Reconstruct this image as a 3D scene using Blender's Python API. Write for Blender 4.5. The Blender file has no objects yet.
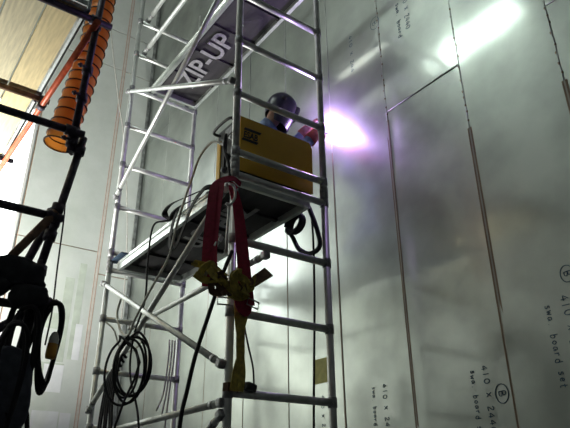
import bpy, bmesh, math, random
from mathutils import Vector, Matrix, Euler, noise
random.seed(7)
R = math.radians
SC = bpy.context.scene
COL = SC.collection

# ------------------------------------------------------------------ camera, world, light, exposure
cam_d = bpy.data.cameras.new('camera')
cam_d.sensor_width = 36.0
cam_d.lens = 592.1 / 570 * 36
cam_d.clip_start = 0.05
cam = bpy.data.objects.new('camera', cam_d)
cam.location = (-1.8805, -3.1693, -2.062)
cam.rotation_euler = (R(115.432), R(0.461), R(-35.973))
COL.objects.link(cam)
SC.camera = cam

world = bpy.data.worlds.new('world')
SC.world = world
world.use_nodes = True
world.node_tree.nodes['Background'].inputs[0].default_value = (0.75, 0.9, 0.85, 1)
world.node_tree.nodes['Background'].inputs[1].default_value = 0.02

vs = SC.view_settings
vs.view_transform = 'Standard'
vs.look = 'None'
vs.gamma = 1.0
vs.use_curve_mapping = False
vs.exposure = 0.82

TUBE_E = 44.0        # ceiling batten tubes
FLOOD_W = 170.0      # floodlight by the far wall
ARC_W = 32.0         # welding arc
DAY_E = 3.4          # daylight behind the pale window of the far wall
FLOOR_Z = -3.56
CEIL_Z = 7.3
WX = 1.3             # steel wall plane
WY = 5.2             # far left wall plane
BX = -5.2            # opposite wall
NY = -7.0            # wall behind the camera

# ------------------------------------------------------------------ materials
MATS = {}
def new_mat(name):
    m = bpy.data.materials.new(name)
    m.use_nodes = True
    MATS[name] = m
    nt = m.node_tree
    return m, nt, nt.nodes['Principled BSDF']

def simple(name, col, rough=0.5, metal=0.0, var=0.12, scale=8.0, bump=0.0, bscale=60.0, stretch=(1, 1, 1), spec=0.5):
    m, nt, b = new_mat(name)
    tc = nt.nodes.new('ShaderNodeTexCoord')
    mp = nt.nodes.new('ShaderNodeMapping')
    mp.inputs['Scale'].default_value = stretch
    nt.links.new(tc.outputs['Object'], mp.inputs[0])
    n = nt.nodes.new('ShaderNodeTexNoise')
    n.inputs['Scale'].default_value = scale
    n.inputs['Detail'].default_value = 6
    nt.links.new(mp.outputs[0], n.inputs['Vector'])
    r = nt.nodes.new('ShaderNodeValToRGB')
    r.color_ramp.elements[0].position = 0.3
    r.color_ramp.elements[1].position = 0.7
    r.color_ramp.elements[0].color = tuple(c * (1 - var) for c in col) + (1,)
    r.color_ramp.elements[1].color = tuple(min(1, c * (1 + var)) for c in col) + (1,)
    nt.links.new(n.outputs['Fac'], r.inputs[0])
    nt.links.new(r.outputs[0], b.inputs['Base Color'])
    b.inputs['Roughness'].default_value = rough
    b.inputs['Metallic'].default_value = metal
    b.inputs['Specular IOR Level'].default_value = spec
    if bump > 0:
        n2 = nt.nodes.new('ShaderNodeTexNoise')
        n2.inputs['Scale'].default_value = bscale
        n2.inputs['Detail'].default_value = 4
        nt.links.new(mp.outputs[0], n2.inputs['Vector'])
        bp = nt.nodes.new('ShaderNodeBump')
        bp.inputs['Strength'].default_value = bump
        bp.inputs['Distance'].default_value = 0.01
        nt.links.new(n2.outputs['Fac'], bp.inputs['Height'])
        nt.links.new(bp.outputs[0], b.inputs['Normal'])
    return m

def emis(name, col, strength):
    m = bpy.data.materials.new(name)
    m.use_nodes = True
    nt = m.node_tree
    nt.nodes.clear()
    o = nt.nodes.new('ShaderNodeOutputMaterial')
    e = nt.nodes.new('ShaderNodeEmission')
    e.inputs[0].default_value = (*col, 1)
    e.inputs[1].default_value = strength
    nt.links.new(e.outputs[0], o.inputs[0])
    MATS[name] = m
    return m

def steel_sheet():
    m = bpy.data.materials.new('brushed_steel_sheet')
    m.use_nodes = True
    nt = m.node_tree
    nt.nodes.clear()
    N, L = nt.nodes.new, nt.links.new
    out = N('ShaderNodeOutputMaterial')
    tc = N('ShaderNodeTexCoord')
    geo = N('ShaderNodeNewGeometry')
    # fine vertical brushing
    mp = N('ShaderNodeMapping'); mp.inputs['Scale'].default_value = (1, 55, 1.3)
    L(geo.outputs['Position'], mp.inputs[0])
    nb = N('ShaderNodeTexNoise'); nb.inputs['Scale'].default_value = 3; nb.inputs['Detail'].default_value = 5
    L(mp.outputs[0], nb.inputs['Vector'])
    # big soft cloudy film
    nc = N('ShaderNodeTexNoise'); nc.inputs['Scale'].default_value = 1.7; nc.inputs['Detail'].default_value = 5
    L(geo.outputs['Position'], nc.inputs['Vector'])
    rc = N('ShaderNodeValToRGB')
    rc.color_ramp.elements[0].position = 0.36; rc.color_ramp.elements[0].color = (0.40, 0.425, 0.405, 1)
    rc.color_ramp.elements[1].position = 0.66; rc.color_ramp.elements[1].color = (0.60, 0.635, 0.60, 1)
    L(nc.outputs['Fac'], rc.inputs[0])
    oi = N('ShaderNodeObjectInfo')
    hs = N('ShaderNodeHueSaturation')
    mr = N('ShaderNodeMapRange'); mr.inputs['To Min'].default_value = 0.9; mr.inputs['To Max'].default_value = 1.08
    L(oi.outputs['Random'], mr.inputs['Value'])
    L(mr.outputs[0], hs.inputs['Value'])
    L(rc.outputs[0], hs.inputs['Color'])
    bump = N('ShaderNodeBump'); bump.inputs['Strength'].default_value = 0.06; bump.inputs['Distance'].default_value = 0.004
    L(nb.outputs['Fac'], bump.inputs['Height'])
    nw = N('ShaderNodeTexNoise'); nw.inputs['Scale'].default_value = 1.1; nw.inputs['Detail'].default_value = 1
    L(geo.outputs['Position'], nw.inputs['Vector'])
    bump2 = N('ShaderNodeBump'); bump2.inputs['Strength'].default_value = 0.25; bump2.inputs['Distance'].default_value = 0.03
    L(nw.outputs['Fac'], bump2.inputs['Height']); L(bump.outputs[0], bump2.inputs['Normal'])
    a = N('ShaderNodeBsdfPrincipled'); c = N('ShaderNodeBsdfPrincipled')
    for s, rg, me in ((a, 0.12, 1.0), (c, 0.40, 0.95)):
        s.inputs['Metallic'].default_value = me
        s.inputs['Roughness'].default_value = rg
        L(hs.outputs[0], s.inputs['Base Color'])
        L(bump2.outputs[0], s.inputs['Normal'])
    mx = N('ShaderNodeMixShader'); mx.inputs[0].default_value = 0.70
    L(a.outputs[0], mx.inputs[1]); L(c.outputs[0], mx.inputs[2])
    L(mx.outputs[0], out.inputs[0])
    MATS['brushed_steel_sheet'] = m
    return m

def painted_panel():
    m, nt, b = new_mat('pale_panel_paint')
    N, L = nt.nodes.new, nt.links.new
    geo = N('ShaderNodeNewGeometry')
    n = N('ShaderNodeTexNoise'); n.inputs['Scale'].default_value = 1.3; n.inputs['Detail'].default_value = 8; n.inputs['Roughness'].default_value = 0.65
    L(geo.outputs['Position'], n.inputs['Vector'])
    r = N('ShaderNodeValToRGB')
    r.color_ramp.elements[0].position = 0.3; r.color_ramp.elements[0].color = (0.58, 0.63, 0.58, 1)
    r.color_ramp.elements[1].position = 0.72; r.color_ramp.elements[1].color = (0.76, 0.80, 0.76, 1)
    L(n.outputs['Fac'], r.inputs[0])
    L(r.outputs[0], b.inputs['Base Color'])
    b.inputs['Roughness'].default_value = 0.55
    b.inputs['Metallic'].default_value = 0.15
    return m

def joint_mat():
    m, nt, b = new_mat('heat_tinted_joint')
    N, L = nt.nodes.new, nt.links.new
    tc = N('ShaderNodeTexCoord'); sp = N('ShaderNodeSeparateXYZ')
    L(tc.outputs['Generated'], sp.inputs[0])
    r = N('ShaderNodeValToRGB'); e = r.color_ramp.elements
    e[0].position = 0.0; e[0].color = (0.20, 0.135, 0.095, 1)
    e[1].position = 1.0; e[1].color = (0.20, 0.135, 0.095, 1)
    for p, c in ((0.30, (0.17, 0.11, 0.075, 1)), (0.38, (0.36, 0.34, 0.30, 1)), (0.62, (0.36, 0.34, 0.30, 1)), (0.70, (0.17, 0.11, 0.075, 1))):
        x = e.new(p); x.color = c
    L(sp.outputs['Y'], r.inputs[0])
    n = N('ShaderNodeTexNoise'); n.inputs['Scale'].default_value = 9; n.inputs['Detail'].default_value = 6
    geo = N('ShaderNodeNewGeometry'); L(geo.outputs['Position'], n.inputs['Vector'])
    mx = N('ShaderNodeMix'); mx.data_type = 'RGBA'; mx.inputs['B'].default_value = (0.34, 0.25, 0.18, 1)
    mr = N('ShaderNodeMapRange'); mr.inputs['From Min'].default_value = 0.45; mr.inputs['From Max'].default_value = 0.75; mr.inputs['To Max'].default_value = 0.55
    L(n.outputs['Fac'], mr.inputs['Value']); L(mr.outputs[0], mx.inputs['Factor'])
    L(r.outputs[0], mx.inputs['A']); L(mx.outputs['Result'], b.inputs['Base Color'])
    b.inputs['Roughness'].default_value = 0.6; b.inputs['Metallic'].default_value = 0.3
    return m

STEEL = steel_sheet()
PAINT = painted_panel()
JOINT = joint_mat()
ALU = simple('aluminium_tube', (0.60, 0.61, 0.60), 0.42, 0.6, 0.14, 14, 0.10, 90)
ALU_D = simple('scuffed_aluminium_casting', (0.30, 0.30, 0.31), 0.55, 0.7, 0.25, 40, 0.2, 120)
ALU_B = simple('aluminium_extrusion', (0.62, 0.65, 0.63), 0.33, 0.8, 0.1, 12, 0.05, 80)
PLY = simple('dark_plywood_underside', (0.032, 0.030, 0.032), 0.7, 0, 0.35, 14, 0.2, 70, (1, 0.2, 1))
LET = simple('stencil_grey_print', (0.27, 0.27, 0.27), 0.7, 0, 0.25, 30)
YEL = simple('yellow_enamel', (0.63, 0.36, 0.02), 0.42, 0, 0.08, 5, 0.02, 200)
BLK = simple('black_plastic', (0.018, 0.018, 0.02), 0.5, 0, 0.2, 20)
BLKP = simple('black_print', (0.012, 0.012, 0.014), 0.6, 0, 0.1, 20)
RUB = simple('black_rubber_cable', (0.018, 0.017, 0.022), 0.65, 0, 0.2, 30, spec=0.25)
HOSEG = simple('grey_gas_hose', (0.52, 0.51, 0.47), 0.55, 0, 0.15, 30)
WROPE = simple('white_cord', (0.6, 0.6, 0.56), 0.7, 0, 0.1, 60)
IRON = simple('dark_scaffold_steel', (0.066, 0.056, 0.08), 0.5, 0.55, 0.35, 25, 0.3, 80)
IRON2 = simple('rusty_scaffold_steel', (0.17, 0.10, 0.065), 0.6, 0.3, 0.4, 25, 0.3, 80)
REDT = simple('red_painted_tube', (0.62, 0.12, 0.05), 0.42, 0.1, 0.3, 18, 0.15, 60)
BOARD = simple('pale_softwood_board', (0.66, 0.55, 0.30), 0.7, 0, 0.16, 9, 0.15, 40, (6, 0.6, 6))
BOARD2 = simple('dusty_softwood_board', (0.60, 0.54, 0.36), 0.72, 0, 0.18, 9, 0.15, 40, (6, 0.6, 6))
GALV = simple('galvanised_board_band', (0.55, 0.6, 0.6), 0.45, 0.5, 0.12, 30)
RING = simple('dark_duct_wire_ring', (0.09, 0.035, 0.015), 0.6, 0, 0.2, 30)
REDW = simple('red_webbing', (0.30, 0.012, 0.045), 0.75, 0, 0.25, 50, 0.3, 260)
YELW = simple('yellow_webbing', (0.42, 0.33, 0.07), 0.78, 0, 0.35, 40, 0.3, 260)
BRNW = simple('brown_webbing', (0.12, 0.065, 0.035), 0.8, 0, 0.3, 40, 0.3, 260)
BLKW = simple('black_webbing', (0.015, 0.014, 0.017), 0.8, 0, 0.3, 40, 0.3, 260)
BUCK = simple('bright_metal_buckle', (0.7, 0.7, 0.7), 0.3, 0.8, 0.1, 30)
CLOTHB = simple('dark_blue_cloth', (0.025, 0.055, 0.10), 0.85, 0, 0.3, 20, 0.4, 60)
CLOTHK = simple('black_cloth', (0.025, 0.026, 0.033), 0.9, 0, 0.35, 20, 0.5, 45)
CLOTHS = simple('slate_canvas', (0.075, 0.082, 0.11), 0.9, 0, 0.3, 20, 0.5, 45)
OVER = simple('blue_coverall_cotton', (0.22, 0.29, 0.47), 0.85, 0, 0.18, 12, 0.35, 35)
SKIN = simple('skin', (0.55, 0.33, 0.24), 0.5, 0, 0.08, 20)
HELM = simple('dark_blue_helmet_shell', (0.014, 0.013, 0.036), 0.35, 0, 0.15, 15)
HELMG = simple('dark_visor_glass', (0.006, 0.006, 0.01), 0.12, 0, 0.05, 10)
GLOVE = simple('red_leather', (0.42, 0.06, 0.05), 0.75, 0, 0.2, 25, 0.3, 70)
BOOT = simple('black_boot_leather', (0.02, 0.018, 0.016), 0.5, 0, 0.2, 25)
INK = simple('blue_marker_ink', (0.012, 0.05, 0.10), 0.6, 0, 0.2, 40)
STICK = simple('yellow_label_paper', (0.50, 0.47, 0.12), 0.6, 0, 0.15, 20)
TAPE = simple('white_masking_film', (0.80, 0.82, 0.84), 0.5, 0, 0.08, 6)
TAPE2 = simple('grey_green_filler', (0.52, 0.58, 0.50), 0.7, 0, 0.15, 6)
PINK = simple('pinkish_brown_sealant', (0.50, 0.34, 0.26), 0.7, 0, 0.3, 14)
CONC = simple('concrete_floor', (0.10, 0.10, 0.105), 0.8, 0, 0.25, 2.5, 0.2, 30)
DULL = simple('dull_grey_sheet', (0.27, 0.28, 0.275), 0.55, 0.2, 0.2, 1.2)
CEILM = simple('dull_ceiling_sheet', (0.36, 0.38, 0.37), 0.6, 0.1, 0.15, 1.2)
WHITE = simple('white_lamp_enamel', (0.75, 0.75, 0.73), 0.4, 0, 0.05, 10)
PLUGW = simple('off_white_plug_plastic', (0.62, 0.6, 0.55), 0.5, 0, 0.1, 20)
PLUGY = simple('amber_plug_plastic', (0.62, 0.30, 0.03), 0.45, 0, 0.1, 20)
COPP = simple('torch_copper', (0.55, 0.26, 0.13), 0.35, 0.9, 0.2, 30)
TUBE_M = emis('lit_fluorescent_tube', (0.86, 1.0, 0.90), TUBE_E)
FLOOD_M = emis('lit_floodlight_glass', (1.0, 1.0, 0.93), 45)
DAY_M = emis('daylit_window_pane', (0.93, 1.0, 0.97), DAY_E)
ARC_M = emis('white_arc_glare', (0.93, 0.74, 1.0), 16)

def duct_mat():
    m, nt, b = new_mat('orange_duct_fabric')
    b.inputs['Base Color'].default_value = (0.88, 0.42, 0.10, 1)
    b.inputs['Roughness'].default_value = 0.5
    n = nt.nodes.new('ShaderNodeTexNoise'); n.inputs['Scale'].default_value = 16; n.inputs['Detail'].default_value = 4
    tc = nt.nodes.new('ShaderNodeTexCoord'); nt.links.new(tc.outputs['Object'], n.inputs['Vector'])
    bp = nt.nodes.new('ShaderNodeBump'); bp.inputs['Strength'].default_value = 0.6; bp.inputs['Distance'].default_value = 0.02
    nt.links.new(n.outputs['Fac'], bp.inputs['Height']); nt.links.new(bp.outputs[0], b.inputs['Normal'])
    tr = nt.nodes.new('ShaderNodeBsdfTranslucent'); tr.inputs[0].default_value = (0.95, 0.36, 0.06, 1)
    mx = nt.nodes.new('ShaderNodeMixShader'); mx.inputs[0].default_value = 0.35
    nt.links.new(b.outputs[0], mx.inputs[1]); nt.links.new(tr.outputs[0], mx.inputs[2])
    nt.links.new(mx.outputs[0], nt.nodes['Material Output'].inputs[0])
    return m
DUCT = duct_mat()

# ------------------------------------------------------------------ geometry helpers
def spline(pts, n=8, closed=False):
    P = [Vector(p) for p in pts]
    if len(P) < 3 and not closed:
        return P
    out = []
    m = len(P)
    rng = range(m) if closed else range(m - 1)
    for i in rng:
        if closed:
            a, b, c, d = P[(i - 1) % m], P[i], P[(i + 1) % m], P[(i + 2) % m]
        else:
            a = P[i - 1] if i > 0 else P[0] * 2 - P[1]
            b, c = P[i], P[i + 1]
            d = P[i + 2] if i + 2 < m else P[-1] * 2 - P[-2]
        for k in range(n):
            t = k / n
            out.append(0.5 * ((2 * b) + (c - a) * t + (2 * a - 5 * b + 4 * c - d) * t * t + (3 * b - a - 3 * c + d) * t ** 3))
    if not closed:
        out.append(P[-1])
    return out

class MB:
    def __init__(self):
        self.v, self.f, self.s = [], [], []
    def _add(self, v, f, smooth=False):
        o = len(self.v)
        self.v += [Vector(x) for x in v]
        self.f += [tuple(i + o for i in q) for q in f]
        self.s += [smooth] * len(f)
        return self
    def box(self, c, size, rot=None, bevel=0.0):
        c = Vector(c)
        bm = bmesh.new()
        bmesh.ops.create_cube(bm, size=1)
        for w in bm.verts:
            w.co = Vector((w.co.x * size[0], w.co.y * size[1], w.co.z * size[2]))
        if bevel > 0:
            bmesh.ops.bevel(bm, geom=bm.edges[:], offset=bevel, segments=2, profile=0.5, affect='EDGES')
        M = (rot.to_matrix() if isinstance(rot, Euler) else rot) if rot is not None else Matrix.Identity(3)
        bm.verts.index_update()
        v = [c + M @ w.co for w in bm.verts]
        f = [[w.index for w in q.verts] for q in bm.faces]
        bm.free()
        return self._add(v, f)
    def tube(self, path, r, seg=10, closed=False, cap=True, rfun=None):
        P = [Vector(p) for p in path]
        n = len(P)
        t0 = (P[1] - P[0]).normalized()
        ref = Vector((0, 0, 1)) if abs(t0.z) < 0.9 else Vector((1, 0, 0))
        nrm = (ref - t0 * ref.dot(t0)).normalized()
        v, f = [], []
        for i in range(n):
            if closed:
                t = (P[(i + 1) % n] - P[i - 1]).normalized()
            else:
                t = (P[min(i + 1, n - 1)] - P[max(i - 1, 0)]).normalized()
            nrm = (nrm - t * nrm.dot(t))
            if nrm.length < 1e-6:
                nrm = t.orthogonal()
            nrm.normalize()
            b = t.cross(nrm)
            rr = rfun(i / max(1, n - 1)) if rfun else r
            for k in range(seg):
                a = 2 * math.pi * k / seg
                v.append(P[i] + (nrm * math.cos(a) + b * math.sin(a)) * rr)
        for i in range(n if closed else n - 1):
            for k in range(seg):
                j = (i + 1) % n
                f.append((i * seg + k, i * seg + (k + 1) % seg, j * seg + (k + 1) % seg, j * seg + k))
        self._add(v, f, True)
        if cap and not closed:
            o = len(self.v) - len(v)
            self.f.append(tuple(o + k for k in range(seg))[::-1]); self.s.append(False)
            self.f.append(tuple(o + (n - 1) * seg + k for k in range(seg))); self.s.append(False)
        return self
    def ribbon(self, path, width, normal, thick=0.006):
        P = [Vector(p) for p in path]
        n = len(P)
        v, f = [], []
        for i in range(n):
            t = (P[min(i + 1, n - 1)] - P[max(i - 1, 0)]).normalized()
            nr = normal[i] if isinstance(normal, list) else normal
            nr = Vector(nr); nr = (nr - t * nr.dot(t)).normalized()
            s = t.cross(nr)
            w = width(i / (n - 1)) if callable(width) else width
            for a, b in ((-1, -1), (1, -1), (1, 1), (-1, 1)):
                v.append(P[i] + s * a * w / 2 + nr * b * thick / 2)
        for i in range(n - 1):
            for k in range(4):
                f.append((i * 4 + k, i * 4 + (k + 1) % 4, i * 4 + 4 + (k + 1) % 4, i * 4 + 4 + k))
        f.append((3, 2, 1, 0)); o = (n - 1) * 4; f.append((o, o + 1, o + 2, o + 3))
        return self._add(v, f)
    def lathe(self, prof, axis_o, axis_d, seg=16):
        d = Vector(axis_d).normalized(); u = d.orthogonal().normalized(); w = d.cross(u)
        o = Vector(axis_o); v, f = [], []
        for (r, h) in prof:
            for k in range(seg):
                a = 2 * math.pi * k / seg
                v.append(o + d * h + (u * math.cos(a) + w * math.sin(a)) * r)
        for i in range(len(prof) - 1):
            for k in range(seg):
                f.append((i * seg + k, i * seg + (k + 1) % seg, (i + 1) * seg + (k + 1) % seg, (i + 1) * seg + k))
        return self._add(v, f, True)
    def extrude(self, poly, origin, u, v_, depth):
        """closed 2-D outline in the (u, v_) plane, extruded along u x v_"""
        o, u, v_ = Vector(origin), Vector(u), Vector(v_)
        n = u.cross(v_) * depth
        a = [o + u * p[0] + v_ * p[1] for p in poly]
        m = len(a)
        vs_ = a + [q + n for q in a]
        f = [tuple(range(m))[::-1], tuple(range(m, 2 * m))]
        f += [(i, (i + 1) % m, m + (i + 1) % m, m + i) for i in range(m)]
        return self._add(vs_, f)
    def build(self, name, mat, parent=None, recalc=True):
        lo = Vector((min(v[i] for v in self.v) for i in range(3)))
        hi = Vector((max(v[i] for v in self.v) for i in range(3)))
        c = (lo + hi) / 2
        me = bpy.data.meshes.new(name)
        me.from_pydata([v - c for v in self.v], [], self.f)
        me.polygons.foreach_set('use_smooth', self.s)
        if recalc:
            bm = bmesh.new(); bm.from_mesh(me)
            bmesh.ops.recalc_face_normals(bm, faces=bm.faces[:])
            bm.to_mesh(me); bm.free()
        me.materials.append(mat)
        o = bpy.data.objects.new(name, me)
        COL.objects.link(o)
        o.location = c
        if parent:
            attach(o, parent)
        return o

def world_loc(o):
    p = Vector((0, 0, 0))
    while o is not None:
        p += o.location; o = o.parent
    return p
def attach(o, parent):
    """o.location is a world point; re-express it under parent (parents are only translated)"""
    o.location = Vector(o.location) - world_loc(parent)
    o.parent = parent
    return o
def tag(o, label, cat, group=None, kind=None):
    o['label'] = label; o['category'] = cat
    if group: o['group'] = group
    if kind: o['kind'] = kind
    return o
def thing(name, loc, label, cat, group=None):
    o = bpy.data.objects.new(name, None); COL.objects.link(o)
    o.location = loc; o.empty_display_size = 0.1
    return tag(o, label, cat, group)
def struct(o):
    o['kind'] = 'structure'; return o
def dup(o, loc, parent):
    c = o.copy(); COL.objects.link(c); c.parent = None; c.location = loc
    attach(c, parent)
    return c

def tube_obj(name, a, b, r, mat, parent, seg=12):
    return MB().tube([a, b], r, seg).build(name, mat, parent)

def text_mesh(name, body, size, mat, origin, right, up, parent, extrude=0.001, bold=0.0, shear=0.0, width=None):
    cu = bpy.data.curves.new(name, 'FONT')
    cu.body = body; cu.size = size; cu.extrude = extrude; cu.offset = bold; cu.shear = shear
    cu.resolution_u = 3
    tmp = bpy.data.objects.new(name + '_tmp', cu); COL.objects.link(tmp)
    dg = bpy.context.evaluated_depsgraph_get()
    me = bpy.data.meshes.new_from_object(tmp.evaluated_get(dg))
    bpy.data.objects.remove(tmp); bpy.data.curves.remove(cu)
    xs = [v.co.x for v in me.vertices]
    k = width / (max(xs) - min(xs)) if width else 1.0
    r, u = Vector(right).normalized(), Vector(up).normalized(); n = r.cross(u)
    for v in me.vertices:
        v.co = r * (v.co.x - min(xs)) * k + u * v.co.y + n * v.co.z
    me.materials.clear(); me.materials.append(mat)
    o = bpy.data.objects.new(name, me); COL.objects.link(o)
    o.location = origin
    if parent: attach(o, parent)
    return o

# ------------------------------------------------------------------ the setting
fl = struct(MB().box(((WX + BX) / 2, (WY + NY) / 2, FLOOR_Z - 0.1), (WX - BX + 0.6, WY - NY + 0.6, 0.2)).build('floor', CONC))
tag(fl, 'grey concrete floor below the scaffold tower', 'floor')
ce = struct(MB().box(((WX + BX) / 2, (WY + NY) / 2, CEIL_Z + 0.1), (WX - BX + 0.6, WY - NY + 0.6, 0.2)).build('ceiling', CEILM))
tag(ce, 'dull grey sheet ceiling high above the tower', 'ceiling')
HZ = (CEIL_Z - FLOOR_Z); MZ = (CEIL_Z + FLOOR_Z) / 2
w = struct(MB().box((BX - 0.1, (WY + NY) / 2, MZ), (0.2, WY - NY + 0.2, HZ)).build('wall_opposite', DULL))
tag(w, 'dull grey wall facing the steel sheets', 'wall')
w = struct(MB().box(((WX + BX) / 2, NY - 0.1, MZ), (WX - BX + 0.2, 0.2, HZ)).build('wall_near', DULL))
tag(w, 'dull grey wall behind the photographer', 'wall')

# right wall: stainless sheets on a backing
wr = struct(MB().box((WX + 0.12, (WY + NY) / 2, MZ), (0.2, WY - NY + 0.2, HZ)).build('wall_right', simple('brown_backing', (0.10, 0.065, 0.04), 0.7, 0.1, 0.3, 12)))
tag(wr, 'tall wall of brushed stainless steel sheets with brown joints, behind the welder', 'wall')
SEAM = [-1.79, -1.07, -0.30, 0.42, 1.15, 1.90, 2.70, 3.45, 4.28]
y = -1.79
while y > NY + 0.8:
    y -= 0.73; SEAM.insert(0, y)
EDGES = [NY] + SEAM + [WY]
ROWS = [FLOOR_Z, 0.885, 3.325, 5.765, CEIL_Z]
GAP = 0.0016
rnd = random.Random(3)
for i in range(len(EDGES) - 1):
    for j in range(len(ROWS) - 1):
        a, b = EDGES[i] + GAP / 2, EDGES[i + 1] - GAP / 2
        short = abs(EDGES[i] + 1.07) < 0.01 or abs(EDGES[i] + 2.52) < 0.01   # only these columns have the cross joint
        if j == 1 and not short: continue
        c, d = ROWS[j] + GAP / 2, ROWS[j + 1 + (j == 0 and not short)] - GAP / 2
        o = MB().box((0, 0, 0), (0.012, b - a, d - c), bevel=0.002).build('steel_sheet', STEEL)
        o.location = (WX + 0.008, (a + b) / 2, (c + d) / 2)
        o.rotation_euler = (0, R(rnd.uniform(-0.12, 0.12)), R(rnd.uniform(-0.25, 0.25)))
        attach(o, wr)
TOPS = {-1.79: (0.27, 0.036), -1.07: (0.31, 0.036), -0.30: (0.80, 0.030), 0.42: (0.84, 0.014), 1.15: (0.88, 0.009), 1.90: (0.88, 0.009), 2.70: (0.88, 0.012), 3.45: (0.88, 0.014), 4.28: (0.88, 0.014)}
for s in SEAM:
    top, wd = TOPS.get(s, (0.3, 0.034))
    MB().box((WX + 0.003, s, (FLOOR_Z + top) / 2), (0.006, wd, top - FLOOR_Z)).build('joint_strip', JOINT, wr)
    # finished weld above: thin bead with tack marks
    m = MB(); n = 26
    path = [(WX - 0.001 + 0.002 * math.sin(k * 1.7), s + 0.002 * math.sin(k * 2.3), top + (4.2 - top) * k / n) for k in range(n + 1)]
    m.tube(path, 0.003, 6)
    m.build('weld_bead', ALU, wr)
    k = top + 0.06
    while k < 2.2 and -2.6 < s < 0:
        MB().box((WX - 0.001, s + rnd.uniform(-0.008, 0.008), k), (0.006, 0.012, 0.02), bevel=0.003).build('tack_weld', IRON2, wr)
        k += rnd.uniform(0.05, 0.13)
for i in range(len(EDGES) - 1):
    a, b = EDGES[i], EDGES[i + 1]
    if abs(a + 1.07) < 0.01 or abs(a + 2.52) < 0.01:
        MB().tube([(WX - 0.0005, a + 0.02, 0.885), (WX - 0.0005, (a + b) / 2, 0.886), (WX - 0.0005, b - 0.02, 0.884)], 0.003, 6).build('weld_bead', ALU, wr)

# far left wall: pale panels with sealed joints
wl = struct(MB().box(((WX + BX) / 2, WY + 0.12, MZ), (WX - BX + 0.2, 0.2, HZ)).build('wall_left', PINK))
tag(wl, 'pale grey-green panelled wall with patched joints, left behind both scaffolds', 'wall')
def pale(x0, x1, z0, z1):
    o = MB().box(((x0 + x1) / 2, WY + 0.008, (z0 + z1) / 2), (x1 - x0 - 0.02, 0.024, z1 - z0 - 0.02), bevel=0.003).build('wall_panel', PAINT, wl)
for x0, x1 in ((-5.2, -4.0), (-4.0, -2.8), (-2.8, -1.6), (-1.6, -0.42), (-0.42, 0.76)):
    zz = [FLOOR_Z, -1.2, 1.28, 3.0, 4.7, 5.5, CEIL_Z] if x0 < -0.5 else [FLOOR_Z, 1.28, 4.7, 5.5, CEIL_Z]
    for k in range(len(zz) - 1):
        pale(x0, x1, zz[k], zz[k + 1])
for k in ((FLOOR_Z, 0.94), (0.94, 4.7), (4.7, 5.5), (5.5, CEIL_Z)):
    pale(0.76, WX, *k)
for (x, z, sx, sz, mt) in ((0.40, 0.20, 0.13, 1.2, TAPE2), (0.56, 0.35, 0.10, 1.4, TAPE2), (0.20, 0.15, 0.30, 0.22, TAPE2), (0.28, -0.55, 0.42, 0.26, TAPE2),
                           (0.36, -0.62, 0.26, 0.36, TAPE), (0.34, -1.25, 0.34, 0.42, TAPE), (0.62, -0.1, 0.10, 0.5, TAPE), (0.60, -1.3, 0.14, 0.5, TAPE)):
    MB().box((x, WY - 0.0055 - (0.001 if mt is TAPE else 0), z), (sx, 0.003, sz)).build('wall_patch', mt, wl)
MB().box((0.76, WY - 0.0055, MZ), (0.06, 0.004, HZ - 0.05)).build('joint_tape', simple('pale_pink_joint_tape', (0.62, 0.60, 0.55), 0.6, 0, 0.12, 9), wl)
for x in (0.738, 0.782):
    MB().box((x, WY - 0.008, MZ), (0.010, 0.003, HZ - 0.05)).build('sealant_line', PINK, wl)
# daylit window at the left of the far wall
wx0, wx1, wz0, wz1 = -1.75, -0.47, 0.75, 3.35
win = struct(MB().box(((wx0 + wx1) / 2, WY - 0.006, (wz0 + wz1) / 2), (wx1 - wx0, 0.012, wz1 - wz0)).build('window_1', DAY_M))
tag(win, 'overexposed daylit window in the pale wall at the left edge', 'window')
for a, b, c, d in ((wx0 - 0.02, wx0 + 0.02, wz0, wz1), (wx1 - 0.02, wx1 + 0.02, wz0, wz1), (wx0, wx1, wz0 - 0.02, wz0 + 0.02), (wx0, wx1, wz1 - 0.02, wz1 + 0.02), ((wx0 + wx1) / 2 - 0.015, (wx0 + wx1) / 2 + 0.015, wz0, wz1)):
    MB().box(((a + b) / 2, WY - 0.015, (c + d) / 2), (b - a, 0.03, d - c), bevel=0.003).build('window_frame', WHITE, win)
# corner strip
MB().box((WX - 0.03, WY - 0.02, MZ), (0.05, 0.03, HZ - 0.02), bevel=0.004).build('corner_strip', simple('mottled_corner_strip', (0.26, 0.28, 0.27), 0.5, 0.4, 0.5, 9), wl)

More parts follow.
